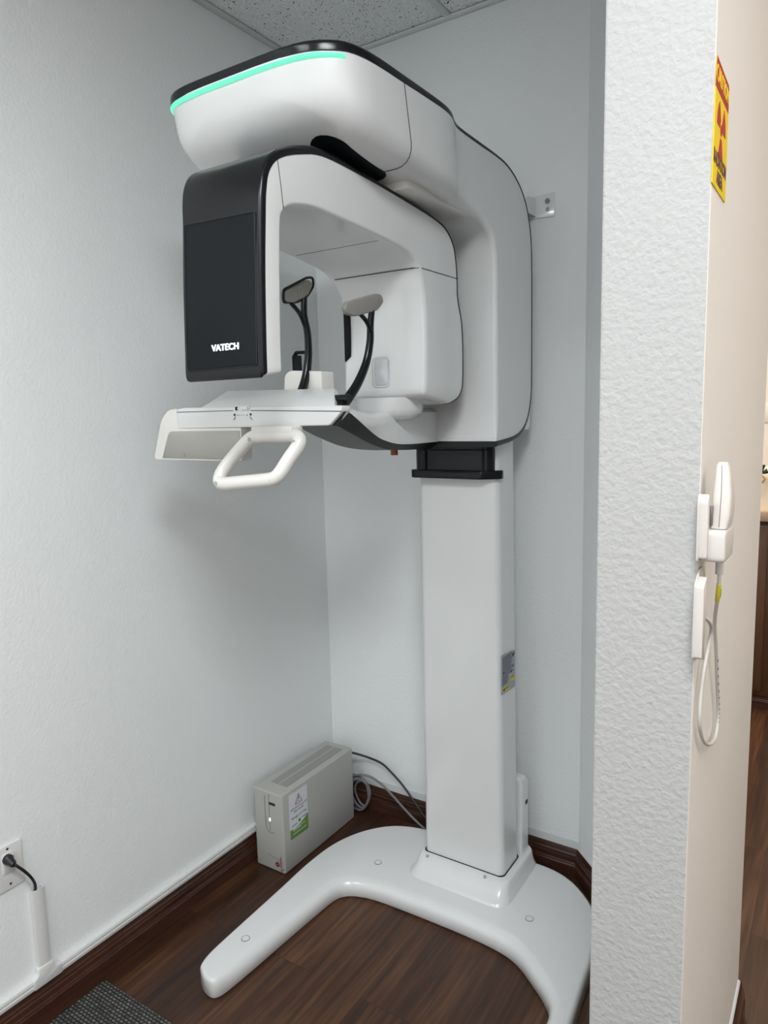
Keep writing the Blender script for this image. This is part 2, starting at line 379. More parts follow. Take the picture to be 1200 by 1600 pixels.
# column
def colring(z, t):
    return rr3(.566, .838-.016*t, -.268, -.140+.0*t, .020, z, 6)
bm = bmesh.new(); loft(bm, [colring(.098, 0), colring(1.0, .6), colring(1.6, 1), colring(2.03, 1)])
column = link('column', bm, WHITE, scan, smooth=50)
bm = bmesh.new(); loft(bm, [rr3(.563, .841, -.271, -.137, .017, .0985), rr3(.563, .841, -.271, -.137, .017, .1045)]); link('column_foot_gap', bm, SEAM, column)
bm = bmesh.new()
loft(bm, [rr3(.57, .846, -.136, -.078, .008, .1), rr3(.57, .846, -.136, -.078, .008, .335), rr3(.57, .842, -.136, -.09, .008, .352), rr3(.58, .83, -.13, -.10, .008, .358)])
rc = link('rear_cover', bm, WHITE, scan, smooth=40)
bm = bmesh.new(); box(bm, .8455, .8475, -.108, -.092, .262, .274); link('cover_notch', bm, SEAM, rc)
bm = bmesh.new()
loft(bm, [rr3(.56, .846, -.13, -.072, .02, 1.445), rr3(.555, .849, -.135, -.068, .02, 1.46), rr3(.555, .849, -.135, -.068, .02, 2.02), rr3(.56, .846, -.13, -.072, .02, 2.035)])
link('rear_carriage', bm, WHITE, scan, smooth=40)
# type plate on the right side of the column
plx = .8335
lab = panel_thing('type_plate', [(-.278+.012, .680), (-.165, .672), (-.165, .787), (-.278+.012, .797)], (plx, 0, 0), (0, 1, 0), (0, 0, 1), (1, 0, 0), .0012, GREYL, column)
def onplate(name, u0, u1, v0, v1, m, z=.0013):
    # u 0..1 from front edge to back edge, v 0..1 from bottom to top of the plate
    y0, y1 = -.264+.097*u0, -.264+.097*u1; za = lambda v, u: .680-.008*u+v*.116
    return panel_thing(name, [(y0, za(v0, u0)), (y1, za(v0, u1)), (y1, za(v1, u1)), (y0, za(v1, u0))], (plx, 0, 0), (0, 1, 0), (0, 0, 1), (1, 0, 0), .0004, m, lab, z0=z)
onplate('yellow_warning', .04, .58, .03, .15, YEL2); onplate('yellow_warning', .66, .97, .20, .36, YEL2)
bm = bmesh.new()
for k in range(26):
    v = .93-k*.030
    if v < .19: break
    u1 = (.92 if v > .42 else .55)*random.uniform(.75, 1); u0 = .06
    y0, y1 = -.264+.097*u0, -.264+.097*u1
    box(bm, plx+.0012, plx+.0017, y0, y1, .680+v*.116-.0009, .680+v*.116+.0002*(k % 3))
for (u0, u1, v0, v1) in ((.80, .86, .80, .88), (.88, .94, .82, .90), (.10, .18, .52, .56), (.82, .88, .52, .58), (.70, .74, .40, .46), (.10, .22, .06, .12), (.28, .52, .075, .085), (.28, .52, .10, .108), (.70, .93, .25, .262), (.70, .93, .29, .30)):
    y0, y1 = -.264+.097*u0, -.264+.097*u1; box(bm, plx+.0013, plx+.0022, y0, y1, .679+v0*.116, .679+v1*.116)
link('printed_text', bm, INK, lab)
# black slide cover under the carriage
bm = bmesh.new(); prism(bm, rpoly([(.566, -.255), (.566, -.276), (.582, -.290), (.800, -.290), (.816, -.276), (.816, -.255)], .006, 3), lambda x, y, z: Vector((x, y, z)), 1.33, 1.425)
sc_ = link('slide_cover', bm, BLACK, scan, smooth=30)
bm = bmesh.new(); prism(bm, rpoly([(.556, -.25), (.562, -.298), (.575, -.304), (.790, -.304), (.838, -.268), (.836, -.25)], .004, 3), lambda x, y, z: Vector((x, y, z)), 1.312, 1.336)
link('cover_flange', bm, BLACK, sc_, bevel=.0025, segs=2)
bm = bmesh.new()
for x in (.606, .790): box(bm, x, x+.004, -.2945, -.288, 1.337, 1.405)
box(bm, .590, .805, -.2945, -.288, 1.392, 1.396)
link('cover_rib', bm, BLACKM, sc_)

# gantry arm: swept sections from the head back over the shoulder and down the spine
def sect(O, I, xl, xr, v0, v1, ro, ri, n=5):
    O, I = Vector((0, *O)), Vector((0, *I)); d = (I-O); D = d.length; d.normalize()
    if v1 is None: v1 = D
    wdt = xr-xl; hgt = max(v1-v0, 1e-4); ro = min(ro, wdt*.45, hgt*.45); ri = min(ri, wdt*.45, hgt*.5)
    pts = []
    for (cx_, cv, a0, r) in ((xr-ro, v0+ro, -PI/2, ro), (xr-ri, v1-ri, 0, ri), (xl+ri, v1-ri, PI/2, ri), (xl+ro, v0+ro, PI, ro)):
        for k in range(n+1):
            a = a0+PI/2*k/n; pts.append((cx_+r*math.cos(a), cv+r*math.sin(a)))
    return [Vector((x, 0, 0))+O+d*v for x, v in pts]
# (Oy, Oz, Iy, Iz, xl, xr, shell, inner radius)
G = [(-1.056, 2.149, -1.045, 2.092, .56, .700, .014, .02), (-1.053, 2.150, -1.036, 2.072, .505, .765, .015, .03),
     (-1.044, 2.151, -1.022, 2.056, .465, .812, .016, .035), (-1.026, 2.152, -1.004, 2.042, .440, .843, .017, .045), (-1.000, 2.153, -.978, 2.029, .427, .866, .017, .05),
     (-.962, 2.1535, -.945, 2.016, .421, .877, .017, .05), (-.91, 2.1545, -.90, 2.006, .42, .881, .017, .048), (-.83, 2.155, -.825, 1.997, .42, .882, .016, .04),
     (-.74, 2.156, -.735, 1.993, .425, .882, .014, .036), (-.66, 2.156, -.655, 1.988, .44, .881, .012, .032), (-.615, 2.155, -.60, 1.985, .46, .874, .010, .03), (-.575, 2.154, -.55, 1.982, .48, .860, .008, .028),
     (-.53, 2.154, -.50, 1.980, .50, .852, .007, .026), (-.42, 2.154, -.455, 1.978, .52, .850, .007, .022), (-.32, 2.152, -.41, 1.974, .53, .850, .006, .018), (-.25, 2.145, -.375, 1.962, .54, .850, .005, .016),
     (-.18, 2.120, -.35, 1.945, .545, .850, .004, .014), (-.125, 2.078, -.336, 1.918, .55, .850, .003, .012), (-.092, 2.015, -.329, 1.885, .55, .850, .003, .012), (-.079, 1.94, -.327, 1.85, .55, .850, .003, .012),
     (-.076, 1.80, -.327, 1.78, .55, .850, .003, .012), (-.076, 1.60, -.327, 1.60, .55, .850, .003, .012), (-.080, 1.545, -.327, 1.545, .55, .850, .003, .012), (-.094, 1.495, -.327, 1.50, .55, .850, .005, .012),
     (-.120, 1.457, -.327, 1.475, .55, .850, .008, .012), (-.158, 1.432, -.328, 1.455, .55, .850, .011, .010), (-.205, 1.417, -.329, 1.445, .55, .850, .014, .006), (-.26, 1.410, -.330, 1.436, .55, .850, .015, .003), (-.328, 1.4045, -.331, 1.430, .55, .850, .016, .001)]
def dense(G, k=3):
    out = []
    n = len(G)
    for i in range(n-1):
        p1, p2 = G[i], G[i+1]; p0 = G[max(i-1, 0)]; p3 = G[min(i+2, n-1)]
        for s in range(k):
            t = s/k
            out.append(tuple(.5*((2*b) + (c-a)*t + (2*a-5*b+4*c-d)*t*t + (3*b-a-3*c+d)*t**3) for a, b, c, d in zip(p0, p1, p2, p3)))
    out.append(G[-1]); return out
def shell_sects(D, ex, rad):
    out = []
    for i, (a, b, c, d, xl, xr, sh, ri) in enumerate(D):
        p, q = D[max(i-1, 0)], D[min(i+1, len(D)-1)]
        t = Vector((q[0]-p[0], q[1]-p[1])).normalized(); n = Vector((t.y, -t.x))
        if n.dot(Vector((c-a, d-b))) < 0: n = -n
        out.append(sect((a, b), (a+n.x*(sh+.0005), b+n.y*(sh+.0005)), xl-ex, xr+ex, 0, None, min(rad, sh*.5), .0003))
    return out
GD = dense(G, 3)
bm = bmesh.new(); loft(bm, [sect((a, b), (c, d), xl, xr, sh, None, .003, ri) for a, b, c, d, xl, xr, sh, ri in GD])
arm = link('gantry_arm', bm, WHITE, scan, smooth=60)
bm = bmesh.new(); loft(bm, shell_sects(GD, .0010, .007))
link('top_shell', bm, BLACK, arm, smooth=60)
# mint light strip round the front of the head
pts = catmull([(.4215, -.95, 2.131), (.427, -.995, 2.131), (.44, -1.022, 2.130), (.465, -1.040, 2.129), (.505, -1.050, 2.128), (.60, -1.053, 2.128), (.70, -1.052, 2.128), (.765, -1.048, 2.128), (.812, -1.039, 2.128), (.842, -1.022, 2.128), (.862, -1.000, 2.128)], 4)
bm = bmesh.new(); tube(bm, pts, .0045, 8); link('light_strip', bm, LED, arm, smooth=60)
# panel seam round the head
bm = bmesh.new()
ring = sect((-.835, 2.155), (-.800, 1.995), .4195, .8825, .016, None, .003, .04)
tube(bm, ring, .0009, 4, closed=True); link('panel_seam', bm, SEAM, arm)
# black slot and rail cover in the underside
def under_z(y):
    T = [(-1.01, 2.037), (-.978, 2.029), (-.945, 2.016), (-.90, 2.006), (-.825, 1.997), (-.735, 1.993)]
    for (a, za), (b, zb) in zip(T, T[1:]):
        if y <= b: return za+(zb-za)*(y-a)/(b-a)
    return T[-1][1]
bm = bmesh.new(); rings = []
for i in range(49):
    y = -.968+.203*i/48; e = min(y+.968, -.765-y); hw = .040*math.sqrt(max(.02, 1-max(0, 1-e/.04)**2)); z = under_z(y)
    rings.append([(.772-hw, y, z-.0012), (.772+hw, y, z-.0012), (.772+hw, y, z+.012), (.772-hw, y, z+.012)])
loft(bm, rings); link('underside_slot', bm, BLACKM, arm, smooth=30)
bm = bmesh.new(); prism(bm, rrect(.60, .832, -.735, -.45, .02, 6), lambda x, y, z: Vector((x, y, z)), 1.9765, 1.995); link('rail_cover', bm, WHITE2, arm, bevel=.003)
# swivel between arm and rotating unit
bm = bmesh.new(); cyl(bm, (.69, -.79, 1.965), (0, 0, 1), .085, .04, 32); link('swivel_joint', bm, GREYU, scan, smooth=30)

# rotating unit: detector block, bridge and tube head swept as one U
U_ = [(-1.168, 1.568, -1.122, 1.583, .602, .786, .010, .004), (-1.173, 1.576, -1.119, 1.583, .597, .790, .012, .006), (-1.172, 1.62, -1.118, 1.62, .597, .79, .012, .007), (-1.166, 1.75, -1.112, 1.75, .597, .79, .012, .007), (-1.159, 1.85, -1.106, 1.835, .597, .79, .013, .007),
      (-1.155, 1.885, -1.100, 1.855, .594, .79, .013, .007), (-1.146, 1.918, -1.088, 1.866, .590, .79, .013, .007), (-1.125, 1.947, -1.070, 1.874, .582, .79, .014, .007), (-1.09, 1.968, -1.045, 1.879, .572, .79, .015, .007), (-1.045, 1.984, -1.015, 1.883, .56, .79, .016, .007),
      (-1.00, 1.994, -.98, 1.883, .55, .79, .015, .007), (-.95, 1.995, -.935, 1.881, .54, .79, .013, .007), (-.86, 1.989, -.85, 1.877, .53, .79, .010, .007), (-.768, 1.982, -.77, 1.872, .525, .79, .008, .007), (-.66, 1.973, -.715, 1.867, .52, .79, .007, .008),
      (-.56, 1.963, -.67, 1.859, .52, .79, .006, .012), (-.495, 1.950, -.64, 1.846, .525, .79, .006, .014), (-.452, 1.918, -.622, 1.825, .535, .79, .005, .014), (-.437, 1.875, -.614, 1.80, .545, .79, .004, .014), (-.432, 1.835, -.608, 1.78, .548, .79, .004, .014),
      (-.431, 1.795, -.604, 1.755, .548, .79, .004, .014), (-.422, 1.765, -.602, 1.73, .548, .79, .004, .014), (-.410, 1.735, -.601, 1.70, .548, .79, .004, .014), (-.404, 1.69, -.601, 1.67, .548, .79, .004, .014), (-.403, 1.63, -.603, 1.63, .548, .79, .004, .014),
      (-.405, 1.585, -.605, 1.59, .548, .79, .004, .014), (-.412, 1.558, -.606, 1.57, .548, .79, .004, .014), (-.430, 1.537, -.607, 1.556, .55, .788, .004, .014), (-.462, 1.525, -.604, 1.546, .553, .785, .003, .01), (-.50, 1.520, -.597, 1.540, .56, .778, .002, .005)]
UD = dense(U_, 3)
bm = bmesh.new(); loft(bm, [sect((a, b), (c, d), xl, xr, sh*.8, None, .003, ri) for a, b, c, d, xl, xr, sh, ri in UD])
unit = link('rotating_unit', bm, WHITE, scan, smooth=60)
bm = bmesh.new(); loft(bm, shell_sects(UD, .001, .007))
link('black_shell', bm, BLACK, unit, smooth=60)
# sensor window with its gap line
def detp(x, z): # point on the detector front
    y = -1.173 + (z-1.60)*.052
    return Vector((x, y-.0012, z))
bm = bmesh.new(); prism(bm, rpoly([(.606, 1.588), (.779, 1.590), (.779, 1.845), (.606, 1.850)], .006, 3), lambda x, z, t: detp(x, z)+Vector((0, t, 0)), 0, .006)
sw = link('sensor_window', bm, BLACKM, unit, bevel=.001, segs=2)
bm = bmesh.new()
lp = rpoly([(.605, 1.587), (.780, 1.589), (.780, 1.846), (.605, 1.851)], .006, 3)
tube(bm, [detp(x, z) for x, z in lp], .0009, 5, closed=True); link('window_gap', bm, SEAM, sw)
text('logo', 'VATECH', .0158, detp(.706, 1.6245), (1, 0, .0), (0, .052, 1), LOGO, sw, sx=1.12, off=.0012, weight=.0002, ext=.0006)
# seams of the unit
bm = bmesh.new(); tube(bm, [(.7905, -.431, 1.8355), (.7905, -.60, 1.8345)], .0009, 4); tube(bm, [(.7902, -.6, 1.8345), (.7895, -.612, 1.8345), (.7855, -.623, 1.834), (.776, -.630, 1.834), (.70, -.6305, 1.834), (.55, -.6305, 1.834)], .0011, 4); link('body_seam', bm, SEAM, unit)
bm = bmesh.new(); tube(bm, [(.77, -.765, 1.8715), (.54, -.765, 1.8715)], .0006, 4); link('bridge_seam', bm, SEAM, unit)
bm = bmesh.new(); tube(bm, [(.7905, -1.112, 1.958), (.7905, -1.104, 1.905), (.7905, -1.099, 1.862)], .0006, 4); link('detector_seam', bm, SEAM, unit)
# aperture, status plate and the stub beneath the tube head
bm = bmesh.new(); prism(bm, [(.556, 1.634), (.573, 1.647), (.575, 1.752), (.556, 1.756)], lambda x, z, t: Vector((x, -.6035+t, z)), -.004, .004)
ap = link('beam_aperture', bm, BLACKM, unit, bevel=.001, segs=1)
bm = bmesh.new(); prism(bm, rrect(.645, .685, 1.571, 1.634, .008, 4), lambda x, z, t: Vector((x, -.6068+t, z)), -.0012, .003); sp_ = link('status_plate', bm, PAPER, unit, bevel=.0006, segs=1)
bm = bmesh.new(); tube(bm, [(x, -.6075, z) for x, z in rrect(.640, .690, 1.566, 1.639, .011, 4)], .0006, 4, closed=True); link('plate_groove', bm, PANELG, sp_)
bm = bmesh.new()
loft(bm, [[(.655+r*math.cos(2*PI*j/32), -.555+r*math.sin(2*PI*j/32), z) for j in range(32)] for r, z in ((.086, 1.540), (.086, 1.512), (.083, 1.500), (.074, 1.490), (.058, 1.484), (.03, 1.482))])
link('collimator_housing', bm, WHITE, unit, smooth=50)
# lower arm carrying the chin table
LA = [(-.945, .797, 1.507, .769, 1.479, .66, 1.479), (-.92, .79, 1.505, .762, 1.477, .655, 1.477), (-.87, .775, 1.49, .747, 1.466, .64, 1.465), (-.82, .76, 1.474, .732, 1.455, .625, 1.453), (-.75, .737, 1.454, .709, 1.440, .605, 1.438), (-.69, .72, 1.440, .692, 1.428, .59, 1.426),
      (-.60, .703, 1.426, .675, 1.412, .57, 1.413), (-.50, .69, 1.421, .662, 1.405, .55, 1.404), (-.42, .68, 1.420, .652, 1.402, .53, 1.399), (-.325, .67, 1.419, .645, 1.400, .52, 1.396)]
LA = dense(LA, 3)
bm = bmesh.new()
for_rings = []
for y, xw, zw, xu, zu, xl, zl in LA:
    t = (y+.945)/.62; zt = max(zw+.02, 1.520-.055*min(1, t*1.6)) if t < 1.1 else zw+.02
    zt = zw + (.010 + .085*min(1, t*1.5))
    for_rings.append([(xw, y, zw), (xw-.004, y, zt-.012), (xw-.02, y, zt), (xl-.01, y, zt), (xl-.03, y, zt-.012), (xl-.03, y, zl+.018)])
loft(bm, for_rings)
la = link('lower_arm', bm, WHITE, scan, smooth=50)
bm = bmesh.new(); loft(bm, [[(xw+.0008, y, zw), (xu, y, zu), (xu-.012, y, zu+.006), (xw-.02, y, zw)] for y, xw, zw, xu, zu, xl, zl in LA]); link('arm_edge_shell', bm, BLACKM, la, smooth=40)
bm = bmesh.new(); loft(bm, [[(xu, y, zu), (xl, y, zl), (xl-.03, y, zl+.0185), (xw-.02, y, zw), (xu-.012, y, zu+.006)] for y, xw, zw, xu, zu, xl, zl in LA]); link('arm_under_shell', bm, GREYU, la, smooth=40)
bm = bmesh.new(); cyl(bm, (.60, -.45, 1.388), (0, 0, 1), .010, .018, 20); link('release_button', bm, ORG, la, smooth=30)

# chin table
Yt = -.955
bm = bmesh.new()
prism(bm, rpoly([(.312, 1.478), (.765, 1.480), (.797, 1.508), (.797, 1.519), (.34, 1.526), (.30, 1.520)], [.003, .006, .006, .003, .012, .02], 3), lambda x, z, t: Vector((x, t, z)), Yt, -.925)
ct = link('chin_table', bm, WHITE, scan, bevel=.006, segs=3)
bm = bmesh.new(); prism(bm, rrect(.33, .715, -.93, -.82, .01, 4), lambda x, y, z: Vector((x, y, z)), 1.484, 1.519); link('table_body', bm, WHITE, ct, bevel=.004)
bm = bmesh.new(); tube(bm, [(.315, Yt-.0006, 1.5165), (.50, Yt-.0006, 1.516)], .0008, 4); tube(bm, [(.553, Yt-.0006, 1.515), (.797, Yt-.0006, 1.508)], .0008, 4); link('table_seam', bm, SEAM, ct)
# control panel hanging at its left end
bm = bmesh.new(); prism(bm, rpoly([(.226, 1.404), (.522, 1.404), (.522, 1.478), (.318, 1.478), (.318, 1.5245), (.288, 1.522), (.262, 1.500)], [.016, .012, .003, .002, .003, .03, .02], 6), lambda x, z, t: Vector((x, t, z)), Yt-.002, -.925)
cp_ = link('control_panel', bm, WHITE2, ct, bevel=.007, segs=4)
bm = bmesh.new(); prism(bm, rpoly([(.258, 1.408), (.519, 1.407), (.519, 1.472), (.288, 1.472)], [.004, .010, .003, .012], 5), lambda x, z, t: Vector((x, t, z)), Yt-.0035, Yt+.004)
pf = link('panel_face', bm, PANELG, cp_, bevel=.001, segs=1)
bm = bmesh.new(); cyl(bm, (.333, Yt-.0033, 1.4155), (0, -1, 0), .0052, .0012, 20); link('rubber_stop', bm, mat('rubber_tan', (.33, .31, .26), .6), pf, smooth=30)
# slider and its printed symbols
bm = bmesh.new(); prism(bm, rrect(.505, .551, 1.5145, 1.5255, .005, 4), lambda x, z, t: Vector((x, t, z)), Yt-.0015, Yt+.003); sl = link('slider', bm, WHITE2, ct, bevel=.0008, segs=2)
bm = bmesh.new(); prism(bm, rpoly([(.508, 1.516), (.516, 1.516), (.513, 1.520), (.516, 1.524), (.508, 1.524)], .001, 2), lambda x, z, t: Vector((x, t, z)), Yt-.0022, Yt); link('slider_notch', bm, SEAM, sl)
bm = bmesh.new(); prism(bm, rrect(.528, .547, 1.5165, 1.5235, .003, 4), lambda x, z, t: Vector((x, t, z)), Yt-.0045, Yt); link('slider_knob', bm, WHITE, sl, bevel=.001, segs=2)
bm = bmesh.new()
def dot(x, z, r): cyl(bm, (x, Yt-.0003, z), (0, -1, 0), r, .0006, 10)
def head(x, s):
    dot(x, 1.5065, .0030); 
    tube(bm, [(x-.002*s, Yt-.0006, 1.502), (x+.001*s, Yt-.0006, 1.497), (x+.004*s, Yt-.0006, 1.4955)], .0008, 4)
head(.504, -1); head(.552, 1)
for x, r in ((.513, .0013), (.520, .0008), (.526, .0008), (.532, .0008), (.541, .0013)): dot(x, 1.5055, r)
link('printed_symbols', bm, INK, ct)
# raised centre block
bm = bmesh.new(); loft(bm, [[(.372, -.94, 1.522), (.770, -.94, 1.517), (.722, -.84, 1.517), (.36, -.84, 1.522)], [(.385, -.92, 1.535), (.754, -.92, 1.530), (.718, -.845, 1.530), (.38, -.845, 1.535)], [(.412, -.885, 1.563), (.728, -.885, 1.556), (.708, -.85, 1.556), (.41, -.85, 1.563)]])
link('table_riser', bm, WHITE, ct, bevel=.003, segs=2)
# chin rest
bm = bmesh.new(); prism(bm, rpoly([(.552, 1.530), (.558, 1.594), (.575, 1.603), (.664, 1.597), (.664, 1.530)], [.002, .012, .01, .004, .002], 4), lambda x, z, t: Vector((x, t, z)), -.845, -.80)
cr_ = link('chin_rest', bm, WHITE2, ct, bevel=.004, segs=3)
bm = bmesh.new(); tube(bm, [(.578, -.832, 1.598), (.578, -.832, 1.634), (.586, -.832, 1.643), (.612, -.832, 1.642), (.626, -.832, 1.638)], .0038, 8, flat=((0, 1, 0), 1.8)); prism(bm, rrect(.580, .596, 1.60, 1.636, .003), lambda x, z, t: Vector((x, t, z)), -.836, -.828)
link('bite_holder', bm, BLACKM, cr_, smooth=40)
# handle loop under the table
HP = [(.542, -1.032, 1.362), (.575, -1.031, 1.365), (.610, -1.029, 1.3685), (.6642, -1.027, 1.374), (.679, -1.023, 1.380), (.687, -1.016, 1.392), (.695, -1.001, 1.415), (.705, -.985, 1.439), (.704, -.977, 1.453), (.687, -.972, 1.460), (.652, -.972, 1.4605), (.602, -.972, 1.4605), (.574, -.974, 1.458), (.558, -.982, 1.445), (.537, -.998, 1.417), (.521, -1.017, 1.387), (.522, -1.028, 1.367)]
bm = bmesh.new(); tube(bm, catmull(HP, 5, closed=True), .0148, 14, closed=True); hd = link('handle', bm, WHITE2, ct, smooth=60)
bm = bmesh.new(); box(bm, .578, .690, -.985, -.945, 1.462, 1.482); link('handle_mount', bm, WHITE2, hd, bevel=.004)
for p in ((.574, -.9885, 1.4545), (.527, -1.045, 1.364), (.672, -1.0385, 1.376), (.703, -.995, 1.449)):
    bm = bmesh.new(); cyl(bm, p, (0, -1, .1), .0042, .0014, 16); link('screw_plug', bm, PANELG, hd, smooth=30)

# temple supports
def temple(x0, x1, base, mid, fork_top, fork2, pad, tint, knob):
    root = None
    bm = bmesh.new()
    P = [(x0+(x1-x0)*i/(len(mid)-1), y, z) for i, (y, z) in enumerate(mid)]
    P = catmull(P, 5); n = len(P)
    tube(bm, P, [.0125-.0048*i/n for i in range(n)], 12, flat=((1, 0, 0), .8))
    xf = x1
    tube(bm, catmull([(xf, *fork2[0]), (xf, *fork2[1]), (xf, *fork2[2])], 4), .0048, 8)
    s = link('temple_support', bm, BLACK, scan, smooth=60)
    bm = bmesh.new(); prism(bm, rpoly(pad, [.008]*len(pad), 4), lambda y, z, t: Vector((t, y, z)), x1-.006, x1+.006)
    link('temple_pad', bm, PADG, s, bevel=.003, segs=3)
    bm = bmesh.new(); cyl(bm, (x0-.022, base[0]-.004, base[1]), (1, 0, 0), .0085, .044, 18); link('pivot_knob', bm, BLACK, s, smooth=30)
    bm = bmesh.new(); cyl(bm, (x0-.026, base[0]-.004, base[1]), (1, 0, 0), .0065, .005, 14); link('pivot_pin', bm, CHROME, s, smooth=30)
    return s
ls = temple(.622, .622, (-.882, 1.539), [(-.889, 1.522), (-.870, 1.545), (-.848, 1.585), (-.836, 1.630), (-.835, 1.680), (-.845, 1.722), (-.842, 1.764)], None,
            [(-.843, 1.696), (-.860, 1.722), (-.888, 1.742)], [(-.912, 1.742), (-.910, 1.764), (-.828, 1.799), (-.815, 1.790), (-.835, 1.763), (-.885, 1.742)], 0, 0)
# black rim round the left pad
bm = bmesh.new()
rim = rpoly([(-.914, 1.740), (-.912, 1.766), (-.830, 1.803), (-.809, 1.806), (-.808, 1.788), (-.832, 1.762), (-.868, 1.746)], .008, 4)
tube(bm, [(.622, y, z) for y, z in rim], .0030, 8, closed=True); link('pad_rim', bm, BLACK, ls, smooth=60)
bm = bmesh.new(); tube(bm, [(.6285, -.862+.006*math.cos(a*PI/4), 1.772+.006*math.sin(a*PI/4)) for a in range(8)], .0011, 5, closed=True); link('pad_emblem', bm, PANELG, ls)
rs = temple(.755, .772, (-.893, 1.534), [(-.905, 1.514), (-.880, 1.533), (-.845, 1.566), (-.815, 1.610), (-.802, 1.655), (-.803, 1.690), (-.800, 1.722)], None,
            [(-.806, 1.676), (-.822, 1.696), (-.850, 1.712)], [(-.906, 1.714), (-.897, 1.728), (-.786, 1.758), (-.766, 1.757), (-.760, 1.742), (-.785, 1.722), (-.865, 1.702), (-.897, 1.703)], 0, 0)

# ------------------------------------------------------------------ wall bracket
wb = thing('wall_bracket', 'white metal wall bracket with two bolts beside the top of the scanner spine', 'bracket')
bm = bmesh.new(); prism(bm, rpoly([(.70, 2.065), (.889, 2.060), (.891, 2.128), (.70, 2.120)], .004, 3), lambda x, z, t: Vector((x, t, z)), -.0035, -.0003); link('bracket_plate', bm, WHITE, wb, bevel=.001, segs=1)
bm = bmesh.new(); prism(bm, [(-.003, 2.068), (-.003, 2.118), (-.068, 2.112), (-.080, 2.10), (-.080, 2.068)], lambda y, z, t: Vector((t, y, z)), .828, .832); link('bracket_arm', bm, WHITE, wb)
for z in (2.106, 2.083):
    bm = bmesh.new(); cyl(bm, (.868, -.0033, z), (0, -1, 0), .0075 if z > 2.09 else .006, .003 if z > 2.09 else .001, 16)
    b1 = link('bolt' if z > 2.09 else 'bolt_hole', bm, mat('bolt_zinc', (.22, .22, .21), .45, metal=.6) if z > 2.09 else PANELG, wb, smooth=30)
set_base(wb, (.80, 0, 2.09))

# ------------------------------------------------------------------ power unit in the corner
pu = thing('power_supply_unit', 'grey plastic upright power supply unit with green and white sticker on the floor', 'power supply')
X0, X1, Y0, Y1, ZT = .036, .162, -.488, -.092, .277
bm = bmesh.new()
prism(bm, rpoly([(X0, Y0), (X1, Y0), (X1, Y1), (X0, Y1)], .008, 4), lambda x, y, z: Vector((x, y, z)), .002, ZT)
case = link('casing', bm, UPS, pu, bevel=.004, segs=3)
# top grille: two fields of slats
bm = bmesh.new(); box(bm, X0+.030, X0+.062, Y0+.055, Y1-.03, ZT-.001, ZT+.0006); box(bm, X0+.066, X0+.100, Y0+.055, Y1-.03, ZT-.001, ZT+.0006); gr = link('top_grille', bm, UPSG, case)
bm = bmesh.new()
k = 0
while Y0+.055+k*.0072 < Y1-.03:
    yy = Y0+.055+k*.0072; box(bm, X0+.030, X0+.100, yy, yy+.0036, ZT, ZT+.0012); k += 1
box(bm, X0+.062, X0+.066, Y0+.055, Y1-.03, ZT, ZT+.0014)
link('grille_slats', bm, UPS, gr)
# front details
bm = bmesh.new(); box(bm, .103, .131, Y0-.0008, Y0+.004, .234, .243); link('handle_slot', bm, SEAM, case)
bm = bmesh.new(); tube(bm, catmull([(.086, Y0-.0004, .262), (.086, Y0-.0004, .20), (.088, Y0-.0004, .155), (.097, Y0-.0004, .138), (.110, Y0-.0004, .134), (.122, Y0-.0004, .138)], 4), .0009, 5); tube(bm, [(.104, Y0-.0003, .270), (.1045, Y0-.0003, .14)], .0008, 5); link('front_groove', bm, UPSG, case)
bm = bmesh.new(); tube(bm, catmull([(.086, Y0-.0003, .052), (.11, Y0-.0003, .049), (.128, Y0-.0003, .046), (.138, Y0-.0003, .040)], 4), .0006, 5); link('lower_groove', bm, UPSG, case)
bm = bmesh.new(); prism(bm, rrect(.1025, .1075, .175, .186, .002), lambda x, z, t: Vector((x, Y0-.0008+t, z)), 0, .002); link('status_light', bm, mat('led_white', (1, 1, .9), .4, emit=(1, 1, .92), estr=4), case)
bm = bmesh.new(); cyl(bm, (.130, Y0-.0002, .028), (0, -1, 0), .0085, .0008, 24); em = link('red_emblem', bm, RED, case, smooth=30)
bm = bmesh.new(); tube(bm, [(.149+.0045*math.cos(a), Y0-.0004, .013+.0045*math.sin(a)) for a in (2.2, 2.9, 3.6, 4.3, 5.0)], .0009, 5); cyl(bm, (.1535, Y0-.0002, .0165), (0, -1, 0), .0026, .0008, 12); link('small_emblem', bm, SIGNK, case)
text('emblem_mark', 'e', .010, (.130, Y0-.0012, .028), (0, 0, 1), (-1, 0, 0), UPS, em, off=.0002)
text('printed_name', 'VATECH', .0100, (.1445, Y0-.0002, .040), (0, 0, -1), (1, 0, 0), RED, case, off=.0004, weight=.0002)
# sticker on the side
st = panel_thing('sticker', [(-.455, .106), (-.362, .1025), (-.362, .262), (-.455, .264)], (X1, 0, 0), (0, 1, 0), (0, 0, 1), (1, 0, 0), .0006, PAPER, case)
gpts = [(-.455, .106), (-.362, .1025), (-.362, .158)]+[(-.362-.093*t, .158-.030*math.sin(t*PI/2)+.012*t*t) for t in (.15, .3, .45, .6, .75, .9, 1)]
panel_thing('green_band', gpts, (X1, 0, 0), (0, 1, 0), (0, 0, 1), (1, 0, 0), .0004, GREEN, st, z0=.0006)
tri = [(-.425, .219), (-.390, .218), (-.4075, .250)]
bm = bmesh.new(); tube(bm, [(X1+.0008, y, z) for y, z in tri], .0016, 5, closed=True); link('warning_triangle', bm, RED, st)
text('exclamation', '!', .026, (X1+.0006, -.4075, .231), (0, 1, 0), (0, 0, 1), INK, st, weight=.0004)
